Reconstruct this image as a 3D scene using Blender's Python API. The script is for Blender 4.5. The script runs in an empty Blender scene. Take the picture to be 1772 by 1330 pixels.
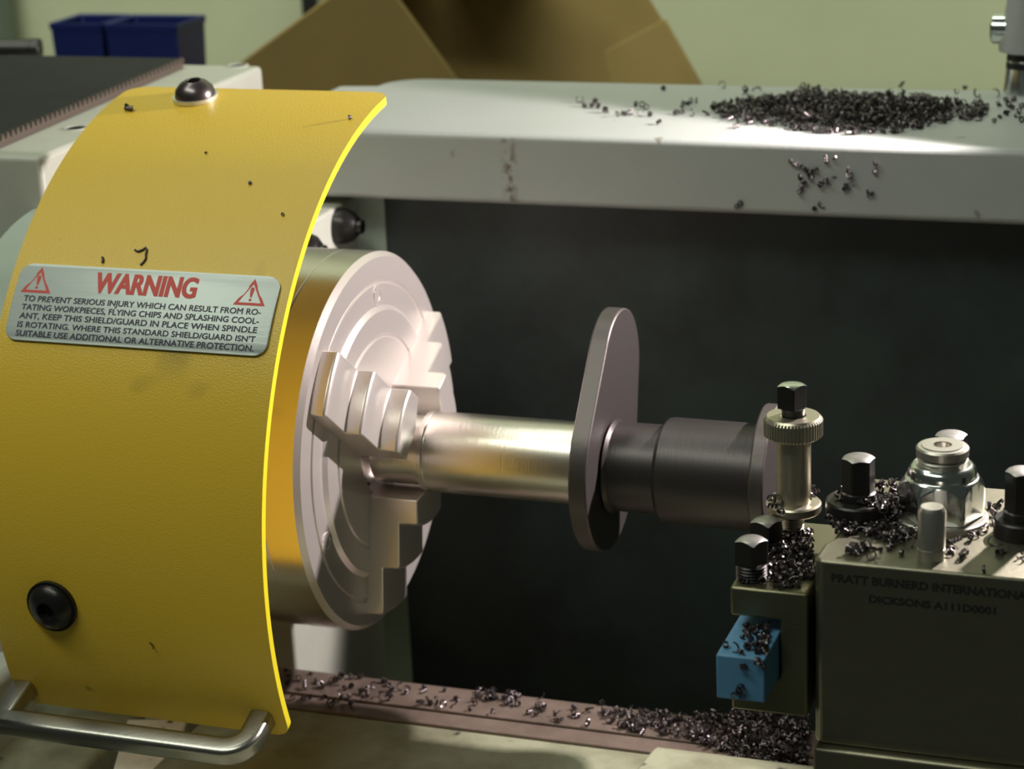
import bpy, bmesh, math, random
from mathutils import Vector, Matrix, Euler
random.seed(7)
SC = bpy.context.scene
COL = SC.collection
MM = 0.001                      # every length below is in millimetres
PI = math.pi
def R(d): return math.radians(d)

# ------------------------------------------------------------------ camera
W, H, F = 1772, 1330, 3808.4
YAW, PITCH, ROLL = 0.353126, 0.316308, 0.0445585
CAM = Vector((356.57, -801.77, 308.93))
_f = Vector((-math.sin(YAW)*math.cos(PITCH), math.cos(YAW)*math.cos(PITCH), -math.sin(PITCH)))
_r0 = Vector((math.cos(YAW), math.sin(YAW), 0)); _u0 = _r0.cross(_f)
_r = _r0*math.cos(ROLL) - _u0*math.sin(ROLL)
_u = _u0*math.cos(ROLL) + _r0*math.sin(ROLL)
cd = bpy.data.cameras.new('camera'); cam = bpy.data.objects.new('camera', cd); COL.objects.link(cam)
m = Matrix((( _r.x, _u.x, -_f.x), (_r.y, _u.y, -_f.y), (_r.z, _u.z, -_f.z))).to_4x4()
m.translation = CAM*MM
cam.matrix_world = m
cd.sensor_fit = 'HORIZONTAL'; cd.sensor_width = 36.0; cd.lens = 36.0*F/W
cd.clip_start = 0.02; cd.clip_end = 20
cd.dof.use_dof = True; cd.dof.focus_distance = 0.80; cd.dof.aperture_fstop = 15.0
SC.camera = cam

# ------------------------------------------------------------------ view, world, lights
vs = SC.view_settings
SC.display_settings.display_device = 'sRGB'
vs.view_transform = 'Standard'; vs.look = 'None'; vs.gamma = 1.0; vs.exposure = 0.0; vs.use_curve_mapping = False
w = bpy.data.worlds.new('world'); SC.world = w; w.use_nodes = True
bg = w.node_tree.nodes['Background']; bg.inputs[0].default_value = (0.88, 1.0, 0.86, 1); bg.inputs[1].default_value = 0.035

def light(name, kind, loc, target, power, color, **kw):
    d = bpy.data.lights.new(name, kind); d.energy = power; d.color = color
    for k, v in kw.items(): setattr(d, k, v)
    o = bpy.data.objects.new(name, d); COL.objects.link(o)
    o.location = Vector(loc)*MM
    o.rotation_euler = (Vector(target)-Vector(loc)).to_track_quat('-Z', 'Y').to_euler()
    return o
# the machine lamp on its arm, to the right above the bed
light('machine_lamp', 'SPOT', (345, 134, 214), (285, 60, 240), 15.0, (1.0, 0.90, 0.86), spot_size=R(143), spot_blend=0.10, shadow_soft_size=0.007)
# ceiling fluorescents over the operator's side and over the back of the room
light('fluorescent_tube', 'AREA', (-350, -820, 1330), (0, 0, 0), 10.0, (0.95, 1.0, 0.84), shape='RECTANGLE', size=1.3, size_y=0.25)
light('fluorescent_tube', 'AREA', (-500, 200, 1500), (-100, 50, 0), 5.5, (0.96, 1.0, 0.84), shape='RECTANGLE', size=1.3, size_y=0.25)
light('fluorescent_tube', 'AREA', (-100, 440, 1050), (-100, 720, 150), 3.3, (0.94, 1.0, 0.82), shape='RECTANGLE', size=1.6, size_y=0.12, spread=R(80))

# ------------------------------------------------------------------ materials
def lin(c):
    return tuple(((x/255)/12.92 if x/255 <= 0.04045 else ((x/255+0.055)/1.055)**2.4) for x in c)
def mat(name, base, rough=0.5, metal=0.0, var=0.0, vscale=60, bump=0.0, bscale=300, alt=None, thresh=None, spec=0.5, stretch=None, coat=0.0):
    """Principled material; base/alt linear rgb; var or alt mix by noise; bump by noise."""
    m = bpy.data.materials.new(name); m.use_nodes = True
    nt = m.node_tree; b = nt.nodes['Principled BSDF']
    b.inputs['Roughness'].default_value = rough; b.inputs['Metallic'].default_value = metal
    b.inputs['Specular IOR Level'].default_value = spec; b.inputs['Coat Weight'].default_value = coat
    b.inputs['Base Color'].default_value = (*base, 1)
    tc = nt.nodes.new('ShaderNodeTexCoord'); src = tc.outputs['Object']
    if stretch:
        mp = nt.nodes.new('ShaderNodeMapping'); mp.inputs['Scale'].default_value = stretch
        nt.links.new(src, mp.inputs['Vector']); src = mp.outputs['Vector']
    if var or alt:
        n = nt.nodes.new('ShaderNodeTexNoise'); n.inputs['Scale'].default_value = vscale; n.inputs['Detail'].default_value = 6
        n.inputs['Roughness'].default_value = 0.65
        nt.links.new(src, n.inputs['Vector'])
        cr = nt.nodes.new('ShaderNodeValToRGB')
        lo, hi = thresh or (0.35, 0.65)
        cr.color_ramp.elements[0].position = lo; cr.color_ramp.elements[1].position = hi
        a = alt or tuple(x*(1-var) for x in base)
        cr.color_ramp.elements[0].color = (*base, 1); cr.color_ramp.elements[1].color = (*a, 1)
        nt.links.new(n.outputs['Fac'], cr.inputs['Fac']); nt.links.new(cr.outputs['Color'], b.inputs['Base Color'])
    if bump:
        n2 = nt.nodes.new('ShaderNodeTexNoise'); n2.inputs['Scale'].default_value = bscale; n2.inputs['Detail'].default_value = 3
        nt.links.new(src, n2.inputs['Vector'])
        bp = nt.nodes.new('ShaderNodeBump'); bp.inputs['Strength'].default_value = bump; bp.inputs['Distance'].default_value = 0.001
        nt.links.new(n2.outputs['Fac'], bp.inputs['Height']); nt.links.new(bp.outputs['Normal'], b.inputs['Normal'])
    return m
def add_spots(m, color, scale, lo, hi, seed=0.0):
    """dark specks of dirt mixed over a material's base colour"""
    nt = m.node_tree; b = nt.nodes['Principled BSDF']
    tc = nt.nodes.new('ShaderNodeTexCoord'); n = nt.nodes.new('ShaderNodeTexNoise'); n.noise_dimensions = '4D'
    n.inputs['W'].default_value = seed; n.inputs['Scale'].default_value = scale; n.inputs['Detail'].default_value = 2
    nt.links.new(tc.outputs['Object'], n.inputs['Vector'])
    cr = nt.nodes.new('ShaderNodeValToRGB'); cr.color_ramp.elements[0].position = lo; cr.color_ramp.elements[1].position = hi
    nt.links.new(n.outputs['Fac'], cr.inputs['Fac'])
    mx = nt.nodes.new('ShaderNodeMix'); mx.data_type = 'RGBA'
    if b.inputs['Base Color'].links:
        nt.links.new(b.inputs['Base Color'].links[0].from_socket, mx.inputs[6])
    else: mx.inputs[6].default_value = b.inputs['Base Color'].default_value
    mx.inputs[7].default_value = (*color, 1)
    nt.links.new(cr.outputs['Color'], mx.inputs[0]); nt.links.new(mx.outputs[2], b.inputs['Base Color'])

M = {}
M['yellow'] = mat('yellow_hammered_paint', (0.76, 0.505, 0.045), 0.34, 0, bump=0.22, bscale=1500)
add_spots(M['yellow'], (0.14, 0.10, 0.02), 70, 0.735, 0.80, 3.1)
add_spots(M['yellow'], (0.33, 0.24, 0.03), 26, 0.66, 0.80, 8.4)
M['yellow_edge'] = mat('bare_yellow_edge', (0.85, 0.72, 0.02), 0.45)
M['label'] = mat('brushed_aluminium_label', (0.54, 0.60, 0.58), 0.45, 0.25, bump=0.12, bscale=500, stretch=(0.15, 1, 1))
M['red'] = mat('red_print', (0.62, 0.035, 0.02), 0.5)
M['navy'] = mat('navy_print', (0.012, 0.014, 0.05), 0.5)
M['paint'] = mat('pale_machine_paint', (0.49, 0.50, 0.44), 0.42, var=0.10, vscale=30, bump=0.06, bscale=500)
add_spots(M['paint'], (0.16, 0.14, 0.10), 75, 0.70, 0.76, 1.0)
M['beam'] = mat('grey_tray_paint', (0.41, 0.43, 0.425), 0.40, var=0.06, vscale=25, bump=0.05, bscale=400)
add_spots(M['beam'], (0.12, 0.09, 0.05), 60, 0.715, 0.77, 5.2)
nt = M['beam'].node_tree; b = nt.nodes['Principled BSDF']
tc = nt.nodes.new('ShaderNodeTexCoord'); sp = nt.nodes.new('ShaderNodeSeparateXYZ'); nt.links.new(tc.outputs['Object'], sp.inputs[0])
def mth(op, a, b_=None, clamp=False):
    n = nt.nodes.new('ShaderNodeMath'); n.operation = op; n.use_clamp = clamp
    for k, v in ((0, a), (1, b_)):
        if v is None: continue
        if isinstance(v, (int, float)): n.inputs[k].default_value = v
        else: nt.links.new(v, n.inputs[k])
    return n.outputs[0]
nz = nt.nodes.new('ShaderNodeTexNoise'); nz.inputs['Scale'].default_value = 230; nz.inputs['Detail'].default_value = 3; nt.links.new(tc.outputs['Object'], nz.inputs['Vector'])
# brown dribble of old oil down the front face, at one place along it
band = mth('SUBTRACT', 1.0, mth('DIVIDE', mth('ABSOLUTE', mth('SUBTRACT', sp.outputs[0], 0.0203)), 0.0045), True)
face = mth('LESS_THAN', sp.outputs[1], 0.0605)
msk = mth('MULTIPLY', mth('MULTIPLY', band, face), mth('MULTIPLY', mth('SUBTRACT', nz.outputs['Fac'], 0.44), 6.0, True), True)
mx = nt.nodes.new('ShaderNodeMix'); mx.data_type = 'RGBA'; nt.links.new(b.inputs['Base Color'].links[0].from_socket, mx.inputs[6])
mx.inputs[7].default_value = (0.12, 0.085, 0.05, 1); nt.links.new(msk, mx.inputs[0]); nt.links.new(mx.outputs[2], b.inputs['Base Color'])
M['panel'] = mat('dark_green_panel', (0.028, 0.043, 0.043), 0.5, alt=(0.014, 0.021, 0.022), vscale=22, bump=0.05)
M['flange'] = mat('green_grey_paint', (0.36, 0.44, 0.38), 0.5, var=0.12, vscale=40)
M['cast'] = mat('stained_cast_bed', (0.30, 0.31, 0.215), 0.6, alt=(0.13, 0.12, 0.075), vscale=28, thresh=(0.42, 0.75), bump=0.2, bscale=200)
add_spots(M['cast'], (0.03, 0.028, 0.02), 90, 0.66, 0.72, 2.0)
M['way'] = mat('oily_bed_way', (0.22, 0.165, 0.14), 0.5, 0.25, alt=(0.13, 0.095, 0.08), vscale=40, bump=0.12, bscale=250)
M['rubber'] = mat('black_ribbed_rubber', (0.016, 0.019, 0.016), 0.6, var=0.4, vscale=25)
M['rubber_edge'] = mat('brown_rubber_edge', (0.10, 0.075, 0.06), 0.7)  # mat edge in a lighter brown than the sheet
M['black'] = mat('black_plastic', (0.012, 0.012, 0.012), 0.35)
M['oxide'] = mat('black_oxide_steel', (0.030, 0.028, 0.028), 0.32, 0.6, bump=0.05, bscale=600)
M['bolt_top'] = mat('worn_bolt_top', (0.42, 0.40, 0.40), 0.38, 0.9, var=0.25, vscale=300)
M['screw'] = mat('button_screw', (0.16, 0.135, 0.145), 0.30, 0.9)
M['washer'] = mat('zinc_washer', (0.75, 0.73, 0.66), 0.35, 0.7)
M['chuck'] = mat('turned_steel', (0.80, 0.74, 0.72), 0.24, 1.0, bump=0.06, bscale=250, stretch=(6, 0.6, 0.6))
M['face'] = mat('turned_chuck_face', (0.74, 0.68, 0.66), 0.31, 0.65, bump=0.05, bscale=250)
M['jaw'] = mat('ground_jaw_steel', (0.78, 0.72, 0.69), 0.30, 0.65, bump=0.05, bscale=300)
M['bar'] = mat('turned_bright_bar', (0.76, 0.72, 0.67), 0.31, 1.0, bump=0.10, bscale=300, stretch=(8, 0.3, 0.3))
M['hub'] = mat('dark_turned_hub', (0.075, 0.067, 0.068), 0.40, 0.75, bump=0.12, bscale=300, stretch=(8, 0.3, 0.3))
M['cam'] = mat('dark_cam_steel', (0.12, 0.105, 0.105), 0.45, 0.8, bump=0.10, bscale=260)
M['handle'] = mat('satin_handle_steel', (0.40, 0.39, 0.36), 0.30, 1.0, bump=0.05, bscale=700)
M['block'] = mat('ground_tool_steel', (0.22, 0.21, 0.155), 0.40, 0.9, bump=0.10, bscale=200, stretch=(1.2, 1, 3), var=0.08, vscale=50)
M['engraving'] = mat('engraved_letters', (0.008, 0.008, 0.007), 0.8)
M['holder'] = mat('tool_holder_steel', (0.20, 0.19, 0.12), 0.40, 0.9, bump=0.12, bscale=160, stretch=(1, 1, 8))
M['knurl'] = mat('knurled_nut_steel', (0.50, 0.46, 0.36), 0.36, 0.9)
M['chrome'] = mat('zinc_chrome', (0.78, 0.82, 0.80), 0.17, 1.0)
M['thread'] = mat('machined_stud', (0.52, 0.50, 0.45), 0.35, 0.9)
M['blue'] = mat('blue_tool_paint', (0.10, 0.27, 0.47), 0.5, var=0.15, vscale=70, bump=0.08, bscale=200)
M['bin'] = mat('blue_plastic', (0.004, 0.014, 0.13), 0.5)
M['card'] = mat('brown_cardboard', (0.30, 0.21, 0.07), 0.85, var=0.10, vscale=14)
M['wall'] = mat('cream_wall_paint', (0.60, 0.64, 0.45), 0.75, var=0.10, vscale=4, bump=0.1, bscale=20)
M['floor'] = mat('workshop_floor', (0.16, 0.15, 0.13), 0.8, var=0.2, vscale=6)
M['bench'] = mat('bench_top', (0.20, 0.17, 0.12), 0.7, var=0.2, vscale=10)
M['chip'] = mat('dark_steel_chip', (0.105, 0.090, 0.094), 0.33, 0.85)
M['pole'] = mat('dark_pipe', (0.012, 0.011, 0.016), 0.5)
M['greypipe'] = mat('grey_pipe', (0.14, 0.17, 0.14), 0.5)
M['fitting'] = mat('grey_fitting_paint', (0.42, 0.43, 0.43), 0.4, 0.2)
M['foot'] = mat('lit_patch_foot_paint', (0.85, 0.80, 0.74), 0.5, alt=(0.65, 0.58, 0.50), vscale=45, thresh=(0.5, 0.7))  # pale tone paints the patch of lamplight onto the foot block
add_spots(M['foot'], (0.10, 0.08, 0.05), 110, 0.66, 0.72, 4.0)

# ------------------------------------------------------------------ helpers
def at(px, py, axis, val):
    """point of the place seen at a photo pixel, on the plane where coordinate `axis` is val (mm)"""
    d = _f + _r*((px-W/2)/F) - _u*((py-H/2)/F)
    return CAM + d*((val-CAM[axis])/d[axis])
ORG = {}
def tag(o, label=None, cat=None, group=None, kind=None):
    if label: o['label'] = label
    if cat: o['category'] = cat
    if group: o['group'] = group
    if kind: o['kind'] = kind
    return o
def thing(name, loc, label, cat, group=None):
    o = bpy.data.objects.new(name, None); COL.objects.link(o); o.empty_display_size = 0.01
    o.location = Vector(loc)*MM; ORG[o] = Vector(loc)
    return tag(o, label, cat, group)
def obj(name, bm, m, parent=None, smooth=30, bevel=0, bseg=2, origin=None, mats=None):
    """link a bmesh given in world millimetres as one mesh object"""
    me = bpy.data.meshes.new(name)
    if origin is None:
        if parent is not None: origin = ORG[parent]
        else:
            c = [v.co for v in bm.verts]
            origin = Vector(((min(p.x for p in c)+max(p.x for p in c))/2, (min(p.y for p in c)+max(p.y for p in c))/2, min(p.z for p in c)))
    origin = Vector(origin)
    for v in bm.verts: v.co = (v.co-origin)*MM
    bmesh.ops.recalc_face_normals(bm, faces=bm.faces[:])
    bm.to_mesh(me); bm.free()
    for x in (mats or [m]): me.materials.append(x)
    me.shade_smooth(); me.set_sharp_from_angle(angle=R(smooth))
    o = bpy.data.objects.new(name, me); COL.objects.link(o)
    if parent is not None:
        o.parent = parent; o.location = (origin-ORG[parent])*MM
    else: o.location = origin*MM
    ORG[o] = origin
    if bevel:
        b = o.modifiers.new('bevel', 'BEVEL'); b.width = bevel*MM; b.segments = bseg; b.limit_method = 'ANGLE'; b.angle_limit = R(35)
        b.harden_normals = False
    return o
def box(bm, x0, x1, y0, y1, z0, z1):
    v = [bm.verts.new((x, y, z)) for x in (x0, x1) for y in (y0, y1) for z in (z0, z1)]
    for f in ((0,1,3,2), (4,6,7,5), (0,4,5,1), (2,3,7,6), (0,2,6,4), (1,5,7,3)): bm.faces.new([v[i] for i in f])
    return bm
def BX(*a): return box(bmesh.new(), *a)
def prism(bm, poly, axis, a, b):
    """polygon in the two other axes extruded along axis from a to b"""
    def P(p, t):
        return {'x': (t, p[0], p[1]), 'y': (p[0], t, p[1]), 'z': (p[0], p[1], t)}[axis]
    lo = [bm.verts.new(P(p, a)) for p in poly]; hi = [bm.verts.new(P(p, b)) for p in poly]
    n = len(poly)
    bm.faces.new(lo[::-1]); bm.faces.new(hi)
    for i in range(n): bm.faces.new((lo[i], lo[(i+1) % n], hi[(i+1) % n], hi[i]))
    return bm
def rev(bm, prof, c, axis='z', n=48, rmod=None):
    """surface of revolution; prof = [(t, r), ...] along axis through c; rmod(angle) scales the radius"""
    c = Vector(c); rings = []
    for t, r in prof:
        ring = []
        if r < 1e-6:
            ring = [bm.verts.new(c + (Vector((0, 0, t)) if axis == 'z' else Vector((t, 0, 0)) if axis == 'x' else Vector((0, t, 0))))]
        else:
            for i in range(n):
                a = 2*PI*i/n; q = r*(rmod(a, t) if rmod else 1)
                p = Vector((q*math.cos(a), q*math.sin(a), t))
                if axis == 'x': p = Vector((t, p.x, p.y))
                elif axis == 'y': p = Vector((p.y, t, p.x))
                ring.append(bm.verts.new(c+p))
        rings.append(ring)
    for A, B in zip(rings, rings[1:]):
        if len(A) == 1 and len(B) == 1: continue
        for i in range(n):
            j = (i+1) % n
            if len(A) == 1: bm.faces.new((A[0], B[i], B[j]))
            elif len(B) == 1: bm.faces.new((A[i], A[j], B[0]))
            else: bm.faces.new((A[i], A[j], B[j], B[i]))
    for ring in (rings[0], rings[-1]):
        if len(ring) > 1: bm.faces.new(ring)
    return bm
def REV(*a, **k): return rev(bmesh.new(), *a, **k)
def polyhead(c, sides, af, z0, z1, rot=0, dome=0.6, n=48):
    """hexagon / square bolt head with a coned top: af across flats; returns bmesh"""
    bm = bmesh.new(); c = Vector(c); a = af/2
    def rr(th):
        s = 2*PI/sides; u = (th-rot) % s - s/2
        return a/math.cos(u)
    rc = a*0.97
    ring0, ring1, ring2, ring3 = [], [], [], []
    for i in range(n):
        th = 2*PI*i/n; r = rr(th); d = Vector((math.cos(th), math.sin(th), 0))
        ring0.append(bm.verts.new(c+d*r+Vector((0, 0, z0))))
        ring1.append(bm.verts.new(c+d*r+Vector((0, 0, z1-(r-rc)*0.62))))
        ring2.append(bm.verts.new(c+d*rc*0.94+Vector((0, 0, z1+dome*0.25))))
        ring3.append(bm.verts.new(c+d*rc*0.5+Vector((0, 0, z1+dome*0.8))))
    top = bm.verts.new(c+Vector((0, 0, z1+dome)))
    bm.faces.new(ring0)
    for A, B in ((ring0, ring1), (ring1, ring2), (ring2, ring3)):
        for i in range(n): bm.faces.new((A[i], A[(i+1) % n], B[(i+1) % n], B[i]))
    for i in range(n): bm.faces.new((ring3[i], ring3[(i+1) % n], top))
    return bm
def head_two_tone(name, bm, side, top, parent, z1):
    """bolt head whose worn domed top is bright: material by face height"""
    bm.faces.ensure_lookup_table()
    for f in bm.faces:
        if f.calc_center_median().z > z1-0.35 and abs(f.normal.z if f.normal.length else 1) >= 0: f.material_index = 1
    return obj(name, bm, side, parent, smooth=28, mats=[side, top])
def rrect(cx, cy, hx, hy, r, k=5):
    out = []
    for sx, sy, a0 in ((1, 1, 0), (-1, 1, 90), (-1, -1, 180), (1, -1, 270)):
        for i in range(k+1):
            a = R(a0+90*i/k); out.append((cx+sx*(hx-r)+r*math.cos(a), cy+sy*(hy-r)+r*math.sin(a)))
    return out
def sweep(bm, pts, sec, up=Vector((0, 0, 1)), closed=False):
    """sweep a 2-D section (list of (s,t)) along points"""
    pts = [Vector(p) for p in pts]; rings = []; n = len(sec); N = len(pts)
    for i, p in enumerate(pts):
        t = (pts[min(i+1, N-1)]-pts[max(i-1, 0)]).normalized()
        s = t.cross(up)
        if s.length < 1e-4: s = t.cross(Vector((1, 0, 0)))
        s.normalize(); q = s.cross(t)
        rings.append([bm.verts.new(p+s*a+q*b) for a, b in sec])
    for A, B in zip(rings, rings[1:]):
        for i in range(n): bm.faces.new((A[i], A[(i+1) % n], B[(i+1) % n], B[i]))
    bm.faces.new(rings[0][::-1]); bm.faces.new(rings[-1])
    return bm
def circ(r, n=16): return [(r*math.cos(2*PI*i/n), r*math.sin(2*PI*i/n)) for i in range(n)]
def text_bm(txt, height, width=None, bold=0.0, shear=0.0):
    """built-in font text as a flat bmesh, lower left at 0, cap height and width in mm"""
    cu = bpy.data.curves.new('t', 'FONT'); cu.body = txt; cu.size = 10; cu.offset = bold; cu.resolution_u = 4; cu.shear = shear
    o = bpy.data.objects.new('t', cu); COL.objects.link(o)
    dg = bpy.context.evaluated_depsgraph_get(); dg.update()
    me = bpy.data.meshes.new_from_object(o.evaluated_get(dg))
    bm = bmesh.new(); bm.from_mesh(me)
    bpy.data.objects.remove(o); bpy.data.curves.remove(cu); bpy.data.meshes.remove(me)
    xs = [v.co.x for v in bm.verts]; ys = [v.co.y for v in bm.verts]
    y0 = 0.0; capy = 7.0 if not ys else max(y for y in ys)
    sx = (width/(max(xs)-min(xs))) if width else height/capy; sy = height/capy; x0 = min(xs)
    for v in bm.verts: v.co = Vector(((v.co.x-x0)*sx, (v.co.y-y0)*sy, 0))
    return bm
def thicken(bm, shifts):
    """heavier letter strokes: copies of the flat letters set side by side by a hair"""
    base = bm.verts[:] + bm.edges[:] + bm.faces[:]
    for k, (dx, dy) in enumerate(shifts):
        g = bmesh.ops.duplicate(bm, geom=base)['geom']
        for v in g:
            if isinstance(v, bmesh.types.BMVert): v.co.x += dx; v.co.y += dy; v.co.z += 0.025*(k+1)
    return bm
def merge(dst, src):
    me = bpy.data.meshes.new('tmp'); src.to_mesh(me); src.free(); dst.from_mesh(me); bpy.data.meshes.remove(me)

# ------------------------------------------------------------------ room
tag(obj('wall_back', BX(-1500, 1500, 700, 780, -1000, 1700), M['wall']), kind='structure')
tag(obj('floor', BX(-1500, 1500, -1500, 780, -1060, -1000), M['floor']), kind='structure')
bm = REV([(-1000, 6), (1600, 6)], (at(536, 10, 1, 685).x, 685, 0))
tag(obj('wall_pipe', bm, M['pole']), 'thin black vertical pipe on the cream wall behind the cardboard box', 'pipe')
bm = REV([(-1000, 16), (1600, 16)], (at(-10, 30, 1, 680).x, 680, 0))
tag(obj('wall_pipe', bm, M['greypipe']), 'grey green vertical pipe on the wall in the upper left corner', 'pipe')

# ------------------------------------------------------------------ bench with bins and box (background)
bt = thing('workbench', (-200, 500, -1000), 'low workbench by the wall carrying the blue bins and the cardboard box', 'workbench')
obj('bench_top', BX(-800, 600, 330, 690, -15, 12), M['bench'], bt, bevel=2)
for x in (-780, 540):
    for y in (350, 630): obj('leg', BX(x, x+40, y, y+40, -1000, -15), M['bench'], bt)
def storage_bin(x0, x1, y0, y1, z0, z1, label):
    r = thing('storage_bin', ((x0+x1)/2, (y0+y1)/2, z0), label, 'bin', 'blue plastic bins behind the headstock')
    t = 1.6; bm = bmesh.new()
    # tapered open tub
    o = [(x0, y0), (x1, y0), (x1, y1), (x0, y1)]; k = 3
    ob = [(x0+k, y0+k), (x1-k, y0+k), (x1-k, y1-k), (x0+k, y1-k)]
    it = [(x0+t, y0+t), (x1-t, y0+t), (x1-t, y1-t), (x0+t, y1-t)]; ib = [(x0+k+t, y0+k+t), (x1-k-t, y0+k+t), (x1-k-t, y1-k-t), (x0+k+t, y1-k-t)]
    L = [[bm.verts.new((p[0], p[1], z)) for p in q] for q, z in ((ob, z0), (o, z1), (it, z1), (ib, z0+t))]
    for A, B in zip(L, L[1:]):
        for i in range(4): bm.faces.new((A[i], A[(i+1) % 4], B[(i+1) % 4], B[i]))
    bm.faces.new(L[0][::-1]); bm.faces.new(L[3])
    obj('tub', bm, M['bin'], r, bevel=0.8)
    bm = bmesh.new()
    for a in ((x0-0.2, x1+0.2, y0-0.5, y0+0.3, z1-4, z1), (x0-0.2, x1+0.2, y1-0.3, y1+0.5, z1-4, z1), (x0-0.5, x0+0.3, y0, y1, z1-4, z1), (x1-0.3, x1+0.5, y0, y1, z1-4, z1)): box(bm, *a)
    obj('rim', bm, M['bin'], r)
    obj('label_holder', BX((x0+x1)/2-8, (x0+x1)/2+8, y0-0.6, y0+3, z0+30, z0+44), M['bin'], r)
storage_bin(-385, -349, 402, 440, 12, 107, 'narrower blue plastic bin, left of the two behind the headstock')
storage_bin(-346, -296, 402, 440, 12, 107, 'wider blue plastic bin, right of the two, nearer the cardboard box')

cb = thing('cardboard_box', (-120, 480, 12), 'open brown cardboard box tilted on its corner behind the grey splash guard', 'cardboard box')
def board(name, quad, t=4.0, bev=0):
    """board from four corner points with thickness towards the back"""
    q = [Vector(p) for p in quad]; n = (q[1]-q[0]).cross(q[3]-q[0]).normalized()
    if n.y < 0: n = -n
    bm = bmesh.new(); A = [bm.verts.new(p) for p in q]; B = [bm.verts.new(p+n*t) for p in q]
    bm.faces.new(A); bm.faces.new(B[::-1])
    for i in range(4): bm.faces.new((A[i], B[i], B[(i+1) % 4], A[(i+1) % 4]))
    return obj(name, bm, M['card'], cb, bevel=0.8)
P1 = at(646, -61, 1, 425); dL = (at(429, 100, 1, 425)-P1); dR = (at(785, 132, 1, 425)-P1)
board('side_panel', (P1, P1+dL*1.28, P1+dL*1.28+dR*0.62, P1+dR*1.28))
board('added_shade_side', (P1+Vector((0, 4, -1)), P1+dL*1.28+Vector((0, 4, -1)), P1+dL*1.28+Vector((3, 70, -1)), P1+Vector((3, 70, -1))), t=2)  # added closure hidden behind the side panel, shades the interior
# added flap out of view, keeps light out of the box
_y = 427
board('added_shade_flap', (at(684, -8, 1, _y), at(874, -8, 1, _y), at(890, -150, 1, _y), at(640, -150, 1, _y)), t=3)
# the wall behind, seen through the open mouth, and its folded flap
def q(px, py, y): return at(px, py, 1, y)
board('inner_panel', (q(640, -120, 500), q(1052, -120, 520), q(1240, 188, 520), q(790, 230, 470)))
board('flap', (q(948, 142, 505), q(1150, 32, 515), q(1218, 152, 512), q(1200, 190, 500)), t=3)
board('added_shade_lid', (P1+Vector((2, 2, 2)), q(905, -75, 430), q(925, -75, 515), P1+Vector((6, 80, 2))), t=3)  # added lid out of view, casts shade on the inner panel

# ------------------------------------------------------------------ the lathe
lathe = thing('lathe', (0, 60, -1000), 'pale grey green metalworking lathe with headstock, bed and rear splash guard', 'lathe')
# headstock: top housing; dark discs stand for the shade in two holes
XH, ZH = -145.5, 118.5
hs = BX(-420, XH, -6, 212, -128, ZH)
head = obj('headstock', hs, M['paint'], lathe, bevel=2.5, bseg=3)
for (x, y) in ((-161.5, 51.5), (-158.5, 222-12)):
    bm = REV([(0.05, 0), (0.05, 4.4)], (x, y, ZH-0.0), n=24)
    bm2 = REV([(0.05, 4.4), (0.5, 4.6), (0.5, 5.4), (0.0, 5.7)], (x, y, ZH), n=24)
    h = obj('dark_hole_disc', bm, M['greypipe'], lathe); 
    obj('hole_rim', bm2, M['paint'], lathe)
obj('spindle_flange', REV([(-152, 40), (-152, 96), (-131, 96), (-128, 93), (-128, 40)], (0, 0, 0), 'x', 96), M['flange'], lathe, bevel=1)
sh = obj('spindle_housing', BX(XH, -66, 38, 141, -205, 70), M['paint'], lathe, bevel=1.5)
for (y, z) in ((118, 61), (75, 60)):
    prof = [(-66, 0), (-66, 8.6), (-62, 8.4), (-58.5, 7.2), (-56, 4.6), (-56, 3.4), (-53.5, 3.3), (-53.3, 1.6), (-55, 1.5), (-55, 0)]
    obj('cap_screw', REV(prof, (0, y, z), 'x', 28), M['oxide'], lathe)
obj('spindle_nose', REV([(-127, 34), (-62.2, 34)], (0, 0, 0), 'x', 48), M['bar'], lathe)
# splash guard: deep folded channel over a dark panel
BZ = 106.7; BF = 120
poly = rrect((-70+420)/2, (BF+250)/2, (420+70)/2, 65, 16, 8)
bm = bmesh.new()
pts = [(-110, BF), (420, BF), (420, 250)] + [(-90+22-22*math.sin(R(a)), 250-22+22*math.cos(R(a))) for a in range(0, 91, 10)] + [(-110, 225)]
prism(bm, pts, 'z', 73.8, BZ)
sg = obj('splash_guard', bm, M['beam'], lathe, bevel=3.2, bseg=4)
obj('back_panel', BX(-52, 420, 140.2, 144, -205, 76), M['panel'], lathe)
obj('panel_end', BX(-67, -51, 138.8, 143, -40, 75), M['flange'], lathe, bevel=0.6)
# bed
bed = obj('bed', BX(-73, 520, -230, -22.5, -330, -118.9), M['cast'], lathe, bevel=1.5)
obj('front_way', BX(-73, 520, -22.5, -11, -330, -118.2), M['way'], lathe, bevel=0.6)
obj('inner_way', BX(-73, 520, -9.4, 13, -330, -118), M['way'], lathe, bevel=0.6)
obj('way_groove', BX(-73, 520, -11.2, -9.2, -330, -121), M['black'], lathe)
obj('bed_web', BX(-73, 520, 13, 145, -330, -205), M['cast'], lathe)
bm = bmesh.new(); prism(bm, [(-106.5, -48), (-80.5, -41), (-62, -95), (-40, -160), (-66, -166), (-88, -95)], 'z', -330, -120)  # outline skewed to follow the lamplit patch painted on it
obj('lit_patch_foot', bm, M['foot'], lathe, bevel=1)
obj('gearbox_base', BX(-420, -107, -140, -30, -330, -124), M['cast'], lathe, bevel=3)
obj('gearbox_cover', BX(-420, -149, -190, -50, -330, -92), M['paint'], lathe, bevel=4)
obj('cabinet_stand', BX(-420, 520, -230, 133, -1000, -330), M['paint'], lathe)
rb = REV([(0, 0), (0, 8), (3, 11), (14, 12), (20, 10), (23, 5), (23.5, 0)], (-120.6, -132, -52), 'y', 32)
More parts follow.
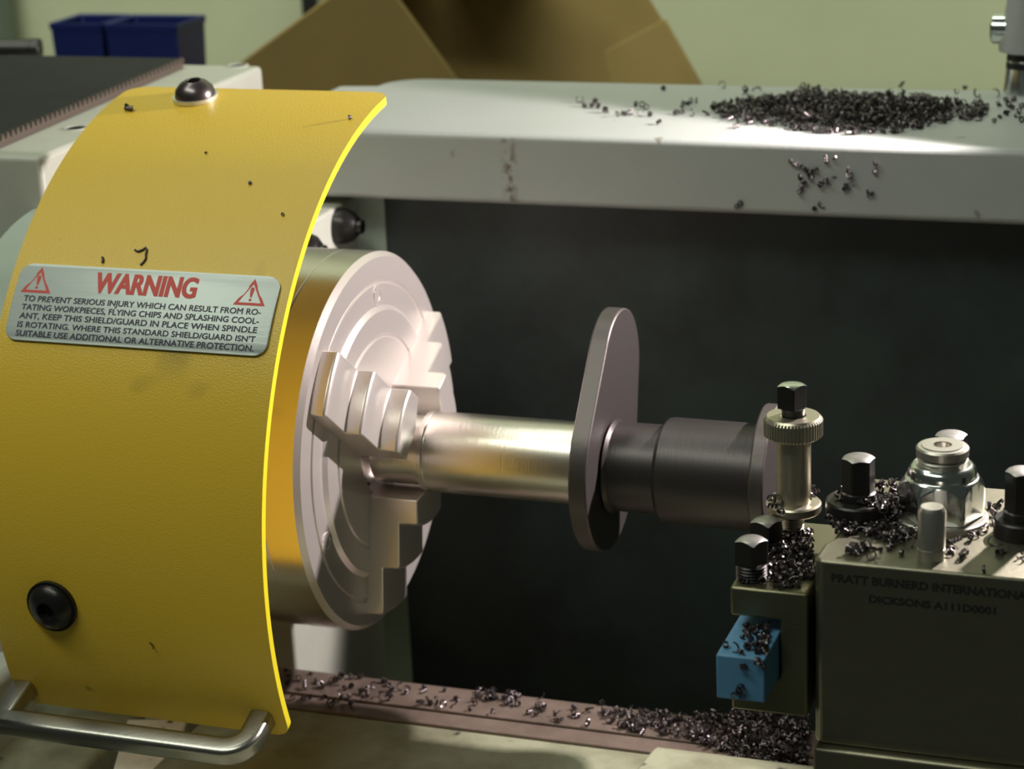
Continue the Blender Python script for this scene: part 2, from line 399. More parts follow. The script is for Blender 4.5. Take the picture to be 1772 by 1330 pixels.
bmesh.ops.scale(rb, vec=(1, -1, 1), verts=rb.verts, space=Matrix.Translation((0, 132, 0)))
obj('control_knob', rb, M['black'], lathe)

# ------------------------------------------------------------------ ribbed rubber mat and rod on the headstock
mt = thing('rubber_mat', (-260, 105, ZH), 'black ribbed rubber mat with toothed edge lying on the headstock top', 'mat')
bm = bmesh.new(); prof = []
y = 2.0; pitch = 4.6
prof = [(-4, ZH+0.1)]
ys = -4
while ys < 200:
    prof += [(ys+0.3, ZH+3.0), (ys+1.4, ZH+5.0), (ys+2.6, ZH+5.0), (ys+3.7, ZH+3.0)]; ys += pitch
prof += [(200, ZH+3.4), (200, ZH+0.1)]
def sx(y): return -174.5-(y)*0.057
lo = [bm.verts.new((-400, p[0], p[1])) for p in prof]; hi = [bm.verts.new((sx(p[0])-0.4, p[0], p[1])) for p in prof]
bm.faces.new(lo[::-1]); f = bm.faces.new(hi)
for i in range(len(prof)): bm.faces.new((lo[i], lo[(i+1) % len(prof)], hi[(i+1) % len(prof)], hi[i]))
obj('ribbed_sheet', bm, M['rubber'], mt, smooth=20)
bm = bmesh.new()
tp = [(-4, ZH+0.2)]; ys = -4
while ys < 200:
    tp += [(ys+0.3, ZH+2.6), (ys+1.6, ZH+5.4), (ys+2.4, ZH+5.4), (ys+3.7, ZH+2.6)]; ys += pitch
tp += [(200, ZH+3.0), (200, ZH+0.2)]
lo = [bm.verts.new((sx(p[0])-0.3, p[0], p[1])) for p in tp]; hi = [bm.verts.new((sx(p[0])+1.2, p[0], p[1])) for p in tp]
bm.faces.new(lo[::-1]); bm.faces.new(hi)
for i in range(len(tp)): bm.faces.new((lo[i], lo[(i+1) % len(tp)], hi[(i+1) % len(tp)], hi[i]))
obj('toothed_edge', bm, M['rubber_edge'], mt, smooth=20)
rod = thing('round_bar', (-300, 208, ZH+6), 'black round bar lying at the back of the headstock, behind the rubber mat', 'bar')
a = Vector((-278, 216, ZH+5.6)); b = Vector((-400, 180, ZH+10.5))
bm = bmesh.new(); sweep(bm, [a+(b-a).normalized()*1.0, a+(b-a)*0.5, b], circ(5.6, 24)); obj('shaft', bm, M['black'], rod)
bm = bmesh.new(); sweep(bm, [a-(b-a).normalized()*0.3, a+(b-a).normalized()*2, a+(b-a).normalized()*5], circ(5.9, 24)); obj('end_cap', bm, M['black'], rod, bevel=0.5)

# ------------------------------------------------------------------ yellow chuck guard
GY, GZ, GR = 45.0, -22.0, 165.0
def gp(x, deg, r=GR): return Vector((x, GY+r*math.cos(R(deg)), GZ+r*math.sin(R(deg))))
XL, XR, A0, A1 = -118.5, 2.5, 94.8, 202.2
gd = thing('chuck_guard', (-58, -100, -90), 'curved yellow sheet metal chuck guard with warning plate and bar handle', 'guard')
bm = bmesh.new()
# outline in (x, angle) with rounded corners, lofted as rows across angle
NA = 110
def xr_at(deg):
    s = (deg-A0)*R(1)*GR; e = (A1-deg)*R(1)*GR; c = 9.0
    xl, xr = XL, XR
    if s < c: d = c-math.sqrt(max(0, c*c-(c-s)**2)); xr -= d; xl += d
    if e < 6: d = 6-math.sqrt(max(0, 36-(6-e)**2)); xr -= d; 
    if e < 14: xl += (14-e)*0.5
    return xl, xr
angs = [A0+0.02] + [A0+9/GR/R(1)*k/8 for k in range(1, 9)] + [A0+9/GR/R(1)+(A1-A0-14/GR/R(1)-9/GR/R(1))*k/NA for k in range(1, NA)] + [A1-14/GR/R(1)*(1-k/10) for k in range(0, 10)] + [A1-0.02]
rows = []
for dg in angs:
    xl, xr = xr_at(dg)
    xs = [xl+(xr-xl)*k/10 for k in range(11)]
    rows.append(([bm.verts.new(gp(x, dg, GR)) for x in xs], [bm.verts.new(gp(x, dg, GR-3.2)) for x in xs]))
edge_faces = []
for (o1, i1), (o2, i2) in zip(rows, rows[1:]):
    for k in range(10):
        bm.faces.new((o1[k], o1[k+1], o2[k+1], o2[k])); bm.faces.new((i1[k], i2[k], i2[k+1], i1[k+1]))
    edge_faces.append(bm.faces.new((o1[10], i1[10], i2[10], o2[10]))); edge_faces.append(bm.faces.new((o1[0], o2[0], i2[0], i1[0])))
for o, i in (rows[0], rows[-1]):
    for k in range(10): edge_faces.append(bm.faces.new((o[k], i[k], i[k+1], o[k+1])))
for f in edge_faces: f.material_index = 1
shell = obj('guard_panel', bm, M['yellow'], gd, smooth=40, mats=[M['yellow'], M['yellow_edge']])
# button-head screws on the guard
def radial(bm_local, x, deg, r=GR):
    """move geometry modelled along +z at origin to stand on the guard surface"""
    n = Vector((0, math.cos(R(deg)), math.sin(R(deg)))); t = Vector((1, 0, 0))
    Mx = Matrix((t, n.cross(t), n)).transposed().to_4x4(); Mx.translation = gp(x, deg, r)
    bmesh.ops.transform(bm_local, matrix=Mx, verts=bm_local.verts); return bm_local
def button(x, deg, rad, h, dish):
    prof = [(1.4, rad), (1.9, rad*1.0), (h*0.55, rad*0.93), (h*0.85, rad*0.68), (h, rad*0.42), (h*0.98, rad*0.36)]
    b = REV(prof[:-1]+[(h*0.98, rad*0.36), (h*0.5, rad*0.32), (h*0.5, 0)], (0, 0, 0), 'z', 36)
    s = obj('button_screw', radial(b, x, deg), M['screw'] if dish else M['oxide'], gd)
    b = REV([(0, rad*1.12), (1.6, rad*1.12), (1.6, rad*0.7), (0, rad*0.7)], (0, 0, 0), 'z', 36)
    obj('washer', radial(b, x, deg), M['washer'] if dish else M['oxide'], gd)
button(-81.5, 99.6, 8.6, 8.0, True)
button(-90.3, 184.0, 9.6, 6.0, False)
# bar handle
def hp(x, d): 
    n = Vector((0, math.cos(R(199.2)), math.sin(R(199.2)))); return gp(x, 199.2, GR)+n*d
xl, xr, dd, cr = -113.5, -7.5, 19.0, 9.0
pts = [hp(xl, 0.2), hp(xl, 6), hp(xl, dd-2.5)]
for k in range(1, 5): a = R(90*k/5); pts.append(hp(xl+2.5*(1-math.cos(a)), dd-2.5+2.5*math.sin(a)))
pts += [hp(xl+2.5, dd), hp((xl+xr)/2, dd), hp(xr-cr, dd)]
for k in range(1, 9): a = R(90*k/9); pts.append(hp(xr-cr+cr*math.sin(a), dd-cr+cr*math.cos(a)))
pts += [hp(xr, dd-cr), hp(xr, 4), hp(xr, 0.2)]
bm = bmesh.new(); sec = rrect(0, 0, 4.9, 4.4, 2.6, 5)
nrm = Vector((0, -math.sin(R(199.2)), math.cos(R(199.2))))
sweep(bm, pts, sec, up=nrm)
obj('bar_handle', bm, M['handle'], gd, smooth=50)
for x in (xl, xr):
    b = REV([(-6.5, 0), (-6.5, 3.2), (-5.0, 5.2), (-3.3, 5.4), (-3.3, 0)], (0, 0, 0), 'z', 24)
    obj('handle_screw', radial(b, x, 199.2), M['handle'], gd)
# warning plate
LU0, LU1, LA0, LA1 = -114.6, -1.6, 147.7, 136.6     # x range, bottom and top angle
LW = LU1-LU0; LH = (LA0-LA1)*R(1)*GR
def lp(u, v, r): return gp(LU0+u, LA0-v/GR/R(1), r)
bm = bmesh.new(); out = []
c = 5.0
for (sx_, sy_, a0) in ((1, 1, 0), (-1, 1, 90), (-1, -1, 180), (1, -1, 270)):
    for k in range(7):
        a = R(a0+15*k); out.append((LW/2+sx_*(LW/2-c)+c*math.cos(a), LH/2+sy_*(LH/2-c)+c*math.sin(a)))
# curved plate: strips across v
NV = 16; vv = sorted(set([0, LH]+[c*(1-math.cos(R(15*k))) for k in range(7)]+[LH-c*(1-math.cos(R(15*k))) for k in range(7)]+[LH*k/NV for k in range(1, NV) if c < LH*k/NV < LH-c]))
def lim(v):
    d = 0
    if v < c: d = c-math.sqrt(max(0, c*c-(c-v)**2))
    if v > LH-c: d = c-math.sqrt(max(0, c*c-(v-LH+c)**2))
    return d, LW-d
rows = []
for v in vv:
    a, b = lim(v); rows.append([bm.verts.new(lp(u, v, r)) for u, r in ((a, GR+0.1), (a, GR+1.0), (a+0.5, GR+1.25), (b-0.5, GR+1.25), (b, GR+1.0), (b, GR+0.1))])
for A, B in zip(rows, rows[1:]):
    for i in range(6): bm.faces.new((A[i], A[(i+1) % 6], B[(i+1) % 6], B[i]))
bm.faces.new(rows[0]); bm.faces.new(rows[-1])
plate = obj('warning_plate', bm, M['label'], gd, smooth=35)
def on_plate(bm, u0, v0, r=GR+1.32):
    for v in bm.verts: v.co = lp(u0+v.co.x, v0+v.co.y, r+v.co.z)
    return bm
t = text_bm('WARNING', LH*0.265, LW*0.39, bold=0.25); thicken(t, ((0.25, 0), (0.5, 0)))
bmesh.ops.bisect_plane(t, geom=t.verts[:]+t.edges[:]+t.faces[:], plane_co=(0, LH*0.13, 0), plane_no=(0, 1, 0))
obj('warning_heading', on_plate(t, LW*0.305, LH*0.665), M['red'], plate)
lines = ['TO PREVENT SERIOUS INJURY WHICH CAN RESULT FROM RO-', 'TATING WORKPIECES, FLYING CHIPS AND SPLASHING COOL-',
         'ANT, KEEP THIS SHIELD/GUARD IN PLACE WHEN SPINDLE', "IS ROTATING. WHERE THIS STANDARD SHIELD/GUARD ISN'T",
         'SUITABLE USE ADDITIONAL OR ALTERNATIVE PROTECTION.']
for k, s in enumerate(lines):
    t = text_bm(s, LH*0.072, LW*0.908, bold=0.0); thicken(t, ((0.09, 0), (0.17, 0), (0.09, 0.09), (0.17, 0.09)))
    obj('warning_text', on_plate(t, LW*0.045, LH*(0.497-0.112*k)), M['navy'], plate)
def tri_symbol(u0, v0, wd, ht):
    bm = bmesh.new(); th = wd*0.085
    outp = [Vector((0, 0, 0)), Vector((wd, 0, 0)), Vector((wd/2, ht, 0))]
    cen = Vector((wd/2, ht/3, 0)); inn = [cen+(p-cen)*0.70 for p in outp]
    A = [bm.verts.new(p) for p in outp]; B = [bm.verts.new(p) for p in inn]
    for i in range(3): bm.faces.new((A[i], A[(i+1) % 3], B[(i+1) % 3], B[i]))
    # exclamation mark
    cx = wd/2
    bm.faces.new([bm.verts.new((cx+x, y, 0)) for x, y in ((-wd*0.03, ht*0.30), (wd*0.03, ht*0.30), (wd*0.065, ht*0.60), (wd*0.04, ht*0.67), (-wd*0.04, ht*0.67), (-wd*0.065, ht*0.60))])
    bm.faces.new([bm.verts.new((cx+wd*0.045*math.cos(2*PI*i/10), ht*0.205+wd*0.045*math.sin(2*PI*i/10), 0)) for i in range(10)])
    obj('warning_symbol', on_plate(bm, u0, v0), M['red'], plate)
tri_symbol(LW*0.025, LH*0.61, LW*0.118, LH*0.345)
tri_symbol(LW*0.845, LH*0.61, LW*0.118, LH*0.345)

# ------------------------------------------------------------------ chuck
ch = thing('lathe_chuck', (-30, 0, -80), 'large bright steel three jaw chuck gripping the bar, beside the yellow guard', 'chuck')
prof = [(-62, 0), (-62, 72), (-58, 79), (-40, 80), (-39.3, 79.2), (-38.6, 80), (-17, 80), (-16.5, 79.5), (-16, 80), (-2.2, 80), (0, 77.8),
        (0.0, 68.5), (-0.7, 68), (-0.7, 67), (0.0, 66.5), (0.0, 57.5), (1.6, 55.5), (1.6, 46), (0.9, 45.4), (0.9, 44.4), (1.6, 43.8), (1.6, 22), (-4, 20.5), (-4, 0)]
bm = REV(prof, (0, 0, 0), 'x', 128)
for f in bm.faces:
    if f.calc_center_median().x > -2.25: f.material_index = 1
obj('chuck_body', bm, M['chuck'], ch, smooth=25, mats=[M['chuck'], M['face']])
def jaw(deg):
    """stepped jaw: profile in (radius, x), width across"""
    pr = [(17.6, -3), (17.6, 23), (33, 23), (33.6, 22.4), (34, 22), (34, 14.6), (51.5, 14.6), (52.2, 14.2), (52.8, 13.6), (52.8, 7.2), (71, 7.2), (72.4, 6.6), (73, 6), (73, -3)]
    bm = bmesh.new(); hw = 13.5
    d = Vector((0, math.cos(R(deg)), math.sin(R(deg)))); s = Vector((0, -math.sin(R(deg)), math.cos(R(deg))))
    # curved step faces: across the width the radius bulges
    K = 9; rings = []
    for j in range(K):
        w_ = -hw+2*hw*j/(K-1); ring = []
        for i, (r, x) in enumerate(pr):
            rr = math.sqrt(max(r*r-w_*w_, 1)) if i > 1 else r+0.0*w_
            if i <= 1: rr = max(r+abs(w_)*0.25, 17.4)
            ring.append(bm.verts.new(Vector((x, 0, 0))+d*rr+s*w_))
        rings.append(ring)
    n = len(pr)
    for A, B in zip(rings, rings[1:]):
        for i in range(n): bm.faces.new((A[i], A[(i+1) % n], B[(i+1) % n], B[i]))
    bm.faces.new(rings[0][::-1]); bm.faces.new(rings[-1])
    obj('jaw', bm, M['jaw'], ch, smooth=30, bevel=0.5)
for a in (22, 142, 262): jaw(a)
for a in (82, 202, 322):
    rr = 62; c = (0, rr*math.cos(R(a)), rr*math.sin(R(a)))
    obj('face_screw', REV([(-0.5, 0), (-0.5, 4.6), (0.5, 4.4), (0.5, 2.6), (0.2, 2.4), (0.2, 0)], c, 'x', 24), M['jaw'], ch)

# ------------------------------------------------------------------ turned workpiece with cam lobe
WZ = -2.6
wk = thing('turned_workpiece', (95, 0, WZ-18), 'stepped turned steel shaft with a cam lobe and dark hubs held in the chuck', 'workpiece')
obj('shaft', REV([(1.8, 0), (1.8, 14.6), (23.4, 14.6), (23.4, 17.0), (25.4, 17.2), (25.8, 16.6), (26.6, 16.9), (95.5, 16.9), (95.5, 0)], (0, 0, WZ), 'x', 96), M['bar'], wk)
# cam plate: base circle hulled with the lobe circle
def hull2(c1, r1, c2, r2, n=60):
    pts = []
    d = Vector(c2)-Vector(c1); L = d.length; base = math.atan2(d.y, d.x); al = math.acos((r1-r2)/L)
    for i in range(n+1): a = base+al+(2*PI-2*al)*i/n; pts.append((c1[0]+r1*math.cos(a), c1[1]+r1*math.sin(a)))
    for i in range(n+1): a = base-al+2*al*i/n; pts.append((c2[0]+r2*math.cos(a), c2[1]+r2*math.sin(a)))
    return pts
bm = bmesh.new(); prism(bm, hull2((0, WZ), 35.0, (18, 33), 25.0), 'x', 95.2, 102.8)
obj('cam_lobe', bm, M['cam'], wk, bevel=0.7, smooth=35)
obj('collar', REV([(102.8, 17.8), (104, 19.3), (105.5, 18.2), (126.5, 18.2)], (0, 0, WZ), 'x', 80), M['hub'], wk)
obj('hub', REV([(124.5, 18.5), (126.5, 21.2), (128, 21.5), (165, 21.5), (165, 10)], (0, 0, WZ), 'x', 80), M['hub'], wk)
bm = bmesh.new(); prism(bm, hull2((0, WZ), 24.0, (3, 3.5), 23), 'x', 164.8, 171.0)
obj('end_disc', bm, M['cam'], wk, bevel=0.8, smooth=35)

# ------------------------------------------------------------------ slide, saddle, toolpost
sd = thing('saddle', (300, -120, -118), 'stained saddle wing of the carriage lying across the bed at the bottom', 'saddle')
bm = bmesh.new(); prism(bm, [(-215, -118.1), (-215, -111.5), (-32, -111.5), (-26, -113.5), (-26, -118.1)], 'x', 124, 430)
for v in bm.verts:
    if v.co.x < 125: v.co.x += (v.co.z+118)*0.55+(-26-v.co.y)*(-0.10)
obj('wing', bm, M['cast'], sd, bevel=0.8)
ts = thing('top_slide', (270, -110, -112), 'dull steel top slide block under the toolpost', 'slide')
obj('slide_block', BX(218, 330, -152, -60, -111.5, -38.2), M['block'], ts, bevel=1.2)
obj('dovetail_base', BX(224, 330, -146, -66, -111.5, -100), M['block'], ts, bevel=0.8)

tpost = thing('toolpost', (257, -109, -38), 'square quick change toolpost with engraved front, clamped by a chromed nut', 'toolpost')
TY, TZ = -148.2, 28.0
bm = bmesh.new()
poly = [(221.5, TY), (298, TY), (298, -70), (221.5, -70), (221.5, -92), (223.5, -94), (223.5, -122), (218, -132), (218, -143)]
poly = [(219.5, TY), (298, TY), (298, -70), (222, -70), (222, -118), (220.5, -128), (218, -134), (217.4, -145.5)]
prism(bm, poly, 'z', -38.2, TZ)
obj('block', bm, M['block'], tpost, bevel=1.0, bseg=2)
obj('guide_rail', BX(217.0, 226, -140, -100, -34, 10), M['oxide'], tpost)
def engrave(txt, x0, x1, z0, hgt):
    t = text_bm(txt, hgt, x1-x0, bold=0.45)
    for v in t.verts: v.co = Vector((x0+v.co.x, TY-0.06, z0+v.co.y))
    obj('engraved_text', t, M['engraving'], tpost)
k = 61.3/26.0    # first line: 27 characters across
engrave('PRATT BURNERD INTERNATIONAL', 223.3, 287.6, 21.0, 2.9)
engrave('DICKSONS A111D0001', 235.6, 276.2, 14.9, 2.6)
# chromed centre nut, stud and washer
NX, NY = 251.8, -104.6
obj('washer', REV([(TZ, 5), (TZ, 15.6), (TZ+2.0, 15.6), (TZ+2.4, 15.0), (TZ+2.4, 5)], (NX, NY, 0), 'z', 64), M['thread'], tpost)
bm = bmesh.new(); af = 25.4; a = af/2; n = 72; rings = []
def hx(th, rot=R(8)):
    s = PI/3; u = (th-rot) % s - s/2; return a/math.cos(u)
def hring(f, k=1.0):
    rings.append([])
    for i in range(n):
        th = 2*PI*i/n; r = hx(th)*k; rings[-1].append(bm.verts.new((NX+r*math.cos(th), NY+r*math.sin(th), f(r))))
hring(lambda r: TZ+2.4, 0.97); hring(lambda r: TZ+3.2); hring(lambda r: TZ+16.0-(r-a*0.98)*1.7)
for (z, r) in ((TZ+16.2, a*0.965), (TZ+16.4, 11.4), (TZ+17.6, 11.5), (TZ+19.2, 11.1), (TZ+20.3, 10.2), (TZ+20.8, 9.3), (TZ+20.4, 8.5), (TZ+19.6, 8.2)):
    rings.append([bm.verts.new((NX+r*math.cos(2*PI*i/n), NY+r*math.sin(2*PI*i/n), z)) for i in range(n)])
for A, B in zip(rings, rings[1:]):
    for i in range(n): bm.faces.new((A[i], A[(i+1) % n], B[(i+1) % n], B[i]))
bm.faces.new(rings[0]); bm.faces.new(rings[-1])
obj('clamp_nut', bm, M['chrome'], tpost, smooth=26, bevel=0.35)
obj('stud', REV([(TZ+2, 8.0), (TZ+21.5, 8.0), (TZ+22.2, 8.6), (TZ+23.0, 7.7), (TZ+23.6, 8.7), (TZ+26.2, 8.8), (TZ+26.8, 8.2), (TZ+26.9, 6.9), (TZ+27.2, 6.8), (TZ+27.2, 3.1), (TZ+26.6, 2.9), (TZ+22, 2.9), (TZ+22, 0)], (NX, NY, 0), 'z', 64), M['thread'], tpost)
# locating dowel
obj('dowel', REV([(TZ, 4.5), (TZ+3.6, 4.5), (TZ+3.7, 4.3), (TZ+4.0, 4.5), (TZ+16.4, 4.5), (TZ+18.0, 3.6), (TZ+18.0, 2.6), (TZ+17.6, 0)], (253.8, -137.9, 0), 'z', 40), M['thread'], tpost)
# black hexagon cam bolts with collars
def cam_bolt(x, y, flange_r, fz, top, rot):
    b = REV([(TZ, flange_r), (TZ+fz-0.6, flange_r), (TZ+fz, flange_r-0.6), (TZ+fz, 6.2), (TZ+fz+2.6, 6.0), (TZ+fz+3.0, 5.4), (TZ+fz+3.0, 0)], (x, y, 0), 'z', 48)
    f = obj('bolt_flange', b, M['oxide'], tpost)
    hb = polyhead((x, y, 0), 6, 10.0, TZ+fz+3.0, top, rot)
    head_two_tone('cam_bolt', hb, M['oxide'], M['bolt_top'], tpost, top-0.55)
cam_bolt(224.2, -107.8, 11.0, 6.6, 49.6, R(20))
cam_bolt(279.0, -111.1, 9.0, 6.0, 50.6, R(12))
cam_bolt(251.0, -80.0, 9.0, 6.0, 50.3, R(20))

# quick-change tool holder
th = thing('tool_holder', (202, -112, -29), 'steel quick change tool holder clamping the blue tool, left of the toolpost', 'tool holder')
HY = -148.2
bm = bmesh.new()
# C-shaped section, open to the left
poly = [(189.4, 15.5), (215.2, 15.5), (216.0, 14.7), (215.2, -29.3), (189.4, -29.3), (189.4, -15.9), (206.2, -15.9), (206.2, 5.2), (189.4, 5.2)]
poly = [(189.4, 15.5), (215.3, 15.5), (215.3, -29.3), (189.4, -29.3), (189.4, -15.9), (206.2, -15.9), (206.2, 5.2), (189.4, 5.2)]
prism(bm, poly, 'y', HY, -86)
obj('holder_body', bm, M['holder'], th, bevel=0.9)
def square_screw(x, y, top, zth):
    prof = [(15.3, 3.9)]; z = 15.5
    while z < zth: prof += [(z, 4.8), (z+0.45, 5.3), (z+0.9, 4.8)]; z += 1.1
    prof += [(zth+0.6, 4.4), (zth+0.6, 0)]
    obj('screw_thread', REV(prof, (x, y, 0), 'z', 32), M['oxide'], th)
    hb = polyhead((x, y, 0), 4, 8.2, zth+0.4, top, R(20), dome=0.5)
    head_two_tone('clamp_screw', hb, M['oxide'], M['bolt_top'], th, top-0.5)
square_screw(194.6, -139.3, 29.6, 20.0)
square_screw(194.6, -117.5, 28.0, 20.0)
PX, PY = 201.0, -104.1
prof = [(10, 3.2)]; z = 10
while z < 27: prof += [(z, 3.2), (z+0.45, 3.7), (z+0.9, 3.2)]; z += 1.0
obj('height_stud', REV(prof+[(27.5, 3.2), (64, 3.2), (64, 0)], (PX, PY, 0), 'z', 28), M['thread'], th)
obj('base_flange', REV([(26.6, 3), (26.6, 9.0), (27.2, 9.6), (29.6, 9.6), (30.2, 9.1), (30.4, 6.4), (30.4, 3)], (PX, PY, 0), 'z', 56), M['knurl'], th)
obj('nut_sleeve', REV([(30.2, 6.0), (54.5, 6.0)], (PX, PY, 0), 'z', 56), M['knurl'], th)
kn = lambda a_, t_: 1.0+(0.022 if (54.6 < t_ < 60.6) else 0.0)*(1 if int(round(a_/(2*PI)*208)) % 4 in (0, 1) else -1)
obj('knurled_nut', REV([(54.0, 6.0), (54.2, 9.4), (54.8, 9.9), (60.2, 9.9), (60.9, 9.5), (61.6, 9.0), (61.6, 4.4), (60.9, 4.2), (60.9, 3.0)], (PX, PY, 0), 'z', 208, rmod=kn), M['knurl'], th, smooth=20)
obj('stud_neck', REV([(60.8, 3.9), (63.4, 4.0), (64.4, 4.3), (64.4, 0)], (PX, PY, 0), 'z', 32), M['oxide'], th)
hb = polyhead((PX-0.4, PY, 0), 4, 7.4, 64.2, 72.8, R(20), dome=0.3)
head_two_tone('square_head', hb, M['oxide'], M['chrome'], th, 72.3)

tl = thing('cutting_tool', (197.5, -115, -15.6), 'blue painted square shank cutting tool in the slot of the tool holder', 'cutting tool')
obj('shank', BX(189.5, 205.6, -168.1, -70, -15.6, 0), M['blue'], tl, bevel=0.5)
obj('cutting_tip', BX(186.5, 199, -70, -58, -7, 0), M['oxide'], tl, bevel=0.3)

# ------------------------------------------------------------------ fitting on the right end of the splash guard
FX, FY = 234.0, 245.0
ft = thing('pipe_fitting', (FX, FY, BZ), 'grey bodied metal fitting with chrome side knob at the right end of the splash guard', 'fitting')
obj('base_sleeve', REV([(BZ, 9.8), (BZ+12, 8.7), (BZ+12, 0)], (FX, FY, 0), 'z', 40), M['chrome'], ft)
obj('black_ring', REV([(BZ+12, 8.7), (BZ+15, 8.6), (BZ+15, 0)], (FX, FY, 0), 'z', 40), M['black'], ft)
obj('chrome_ring', REV([(BZ+15, 8.7), (BZ+16, 8.7), (BZ+16, 0)], (FX, FY, 0), 'z', 40), M['chrome'], ft)
obj('black_ring', REV([(BZ+16, 8.5), (BZ+19, 8.3), (BZ+19, 0)], (FX, FY, 0), 'z', 40), M['black'], ft)
obj('grey_body', REV([(BZ+19, 9), (BZ+20, 12.2), (BZ+23, 12.3), (BZ+47, 8.4), (BZ+62, 7.8), (BZ+62, 0)], (FX, FY, 0), 'z', 48), M['fitting'], ft)
obj('side_knob', REV([(-15.8, 0), (-15.8, 6.0), (-14.8, 7.0), (-7, 7.0), (-7, 0)], (FX, FY, BZ+30), 'x', 32), M['chrome'], ft)

# ------------------------------------------------------------------ swarf
def chip_mesh(turns, rad, pitch, wdt, thk, seed):
    rnd = random.Random(seed); bm = bmesh.new(); n = max(6, int(turns*13)); pts = []
    for i in range(n+1):
        a = 2*PI*turns*i/n; r = rad*(1-0.25*i/n); pts.append(Vector((r*math.cos(a), r*math.sin(a), pitch*turns*i/n)))
    sec = [(-thk, -wdt), (thk, -wdt), (thk, wdt), (-thk, wdt)]
    sweep(bm, pts, sec)
    c = sum(pts, Vector())/len(pts)
    for v in bm.verts: v.co -= c
    return bm
CH = []
specs = [(1.1, 1.35, 0.5, 0.50, 0.13), (1.6, 1.25, 0.9, 0.42, 0.13), (0.8, 1.7, 0.6, 0.45, 0.12), (2.3, 1.05, 0.95, 0.36, 0.12), (0.55, 2.2, 0.8, 0.36, 0.12), (1.3, 1.0, 0.4, 0.55, 0.14), (3.0, 0.95, 1.2, 0.32, 0.11)]
for i, s in enumerate(specs):
    bm = chip_mesh(*s, seed=i)
    CH.append([v.co.copy() for v in bm.verts])
    me = bpy.data.meshes.new('swarf_chip')
    bmesh.ops.recalc_face_normals(bm, faces=bm.faces[:])
    for v in bm.verts: v.co *= MM
    bm.to_mesh(me); bm.free(); me.materials.append(M['chip']); me.shade_smooth(); me.set_sharp_from_angle(angle=R(40))
    specs[i] = me
rc = random.Random(11)
def chip(p, label, group, up=Vector((0, 0, 1)), k=None, s=1.0, lift=0.0):
    """one loose chip touching the surface at p"""
    k = rc.randrange(len(CH)) if k is None else k
    e = Euler((rc.uniform(0, 6.28), rc.uniform(0, 6.28), rc.uniform(0, 6.28))); rm = e.to_matrix()
    lo = min((rm @ c).dot(up) for c in CH[k])*s
    o = bpy.data.objects.new('swarf_chip', specs[k]); COL.objects.link(o)
    o.rotation_euler = e; o.scale = (s, s, s)
    o.location = (Vector(p)+up*(-lo+lift-0.05))*MM
    return tag(o, label, 'metal chip', group)
def inside(p, poly):
    c = False; j = len(poly)-1
    for i in range(len(poly)):
        if (poly[i][1] > p[1]) != (poly[j][1] > p[1]) and p[0] < (poly[j][0]-poly[i][0])*(p[1]-poly[i][1])/(poly[j][1]-poly[i][1])+poly[i][0]: c = not c
        j = i
    return c
CELL = []
for me in specs:
    CELL.append([tuple(p.vertices) for p in me.polygons])
def heap(name, pts, label, group=None, s=1.0, parent=None):
    """countless chips heaped together: one object. pts: list of (x, y, z)"""
    V, Fc = [], []
    for p in pts:
        k = rc.randrange(len(CH)); rm = Euler((rc.uniform(0, 6.28), rc.uniform(0, 6.28), rc.uniform(0, 6.28))).to_matrix()
        q_ = [rm @ c * s for c in CH[k]]; lo = min(c.z for c in q_); b = len(V)
        V += [(Vector(p)+c-Vector((0, 0, lo+0.05))) for c in q_]; Fc += [tuple(b+i for i in f) for f in CELL[k]]
    me = bpy.data.meshes.new(name)
    org = Vector((sum(v.x for v in V)/len(V), sum(v.y for v in V)/len(V), min(v.z for v in V)))
    me.from_pydata([(v-org)*MM for v in V], [], Fc); me.update(); me.materials.append(M['chip']); me.shade_smooth(); me.set_sharp_from_angle(angle=R(40))
    o = bpy.data.objects.new(name, me); COL.objects.link(o); o.location = org*MM
    return tag(o, label, 'metal chips', group, 'stuff')
def rnd_in(pixpoly, axis, val, n, dens=None):
    """n random surface points inside an outline given on the photo, laid on the plane"""
    P = [at(px, py, axis, val) for px, py in pixpoly]; P2 = [(p.x, p.y) for p in P]
    x0, x1 = min(p[0] for p in P2), max(p[0] for p in P2); y0, y1 = min(p[1] for p in P2), max(p[1] for p in P2); out = []
    while len(out) < n:
        c = (rc.uniform(x0, x1), rc.uniform(y0, y1))
        if inside(c, P2) and (dens is None or rc.random() < dens(*c)): out.append((c[0], c[1], val))
    return out
# heap on top of the splash guard
pile = [(1228, 192), (1262, 180), (1300, 170), (1340, 172), (1385, 160), (1420, 158), (1430, 172), (1440, 162), (1500, 166), (1560, 170), (1600, 168), (1640, 178), (1700, 178), (1715, 192), (1705, 208), (1650, 212), (1600, 222), (1545, 232), (1460, 234), (1380, 230), (1330, 222), (1275, 214), (1250, 206)]
pp = rnd_in(pile, 2, BZ, 900)
pp += [(x, y, z+rc.uniform(0.8, 4.5)) for x, y, z in rnd_in([(1300, 190), (1400, 178), (1520, 178), (1640, 190), (1640, 203), (1500, 222), (1380, 220)], 2, BZ, 650)]
heap('swarf_heap', pp, 'heap of dark curled steel chips on top of the grey splash guard')
# denser drift on the bed at the right
dr = rnd_in([(1225, 1236), (1396, 1252), (1396, 1330), (1330, 1330), (1240, 1300), (1190, 1275)], 2, -117.8, 420)
dr += [(x, y, z+rc.uniform(1, 7)) for x, y, z in rnd_in([(1265, 1238), (1400, 1252), (1400, 1330), (1340, 1325), (1270, 1290)], 2, -117.8, 380)]
dr += rnd_in([(1040, 1228), (1225, 1240), (1215, 1285), (1060, 1262)], 2, -117.8, 110)
heap('swarf_drift', dr, 'drift of dark steel chips along the bed way under the tool holder')
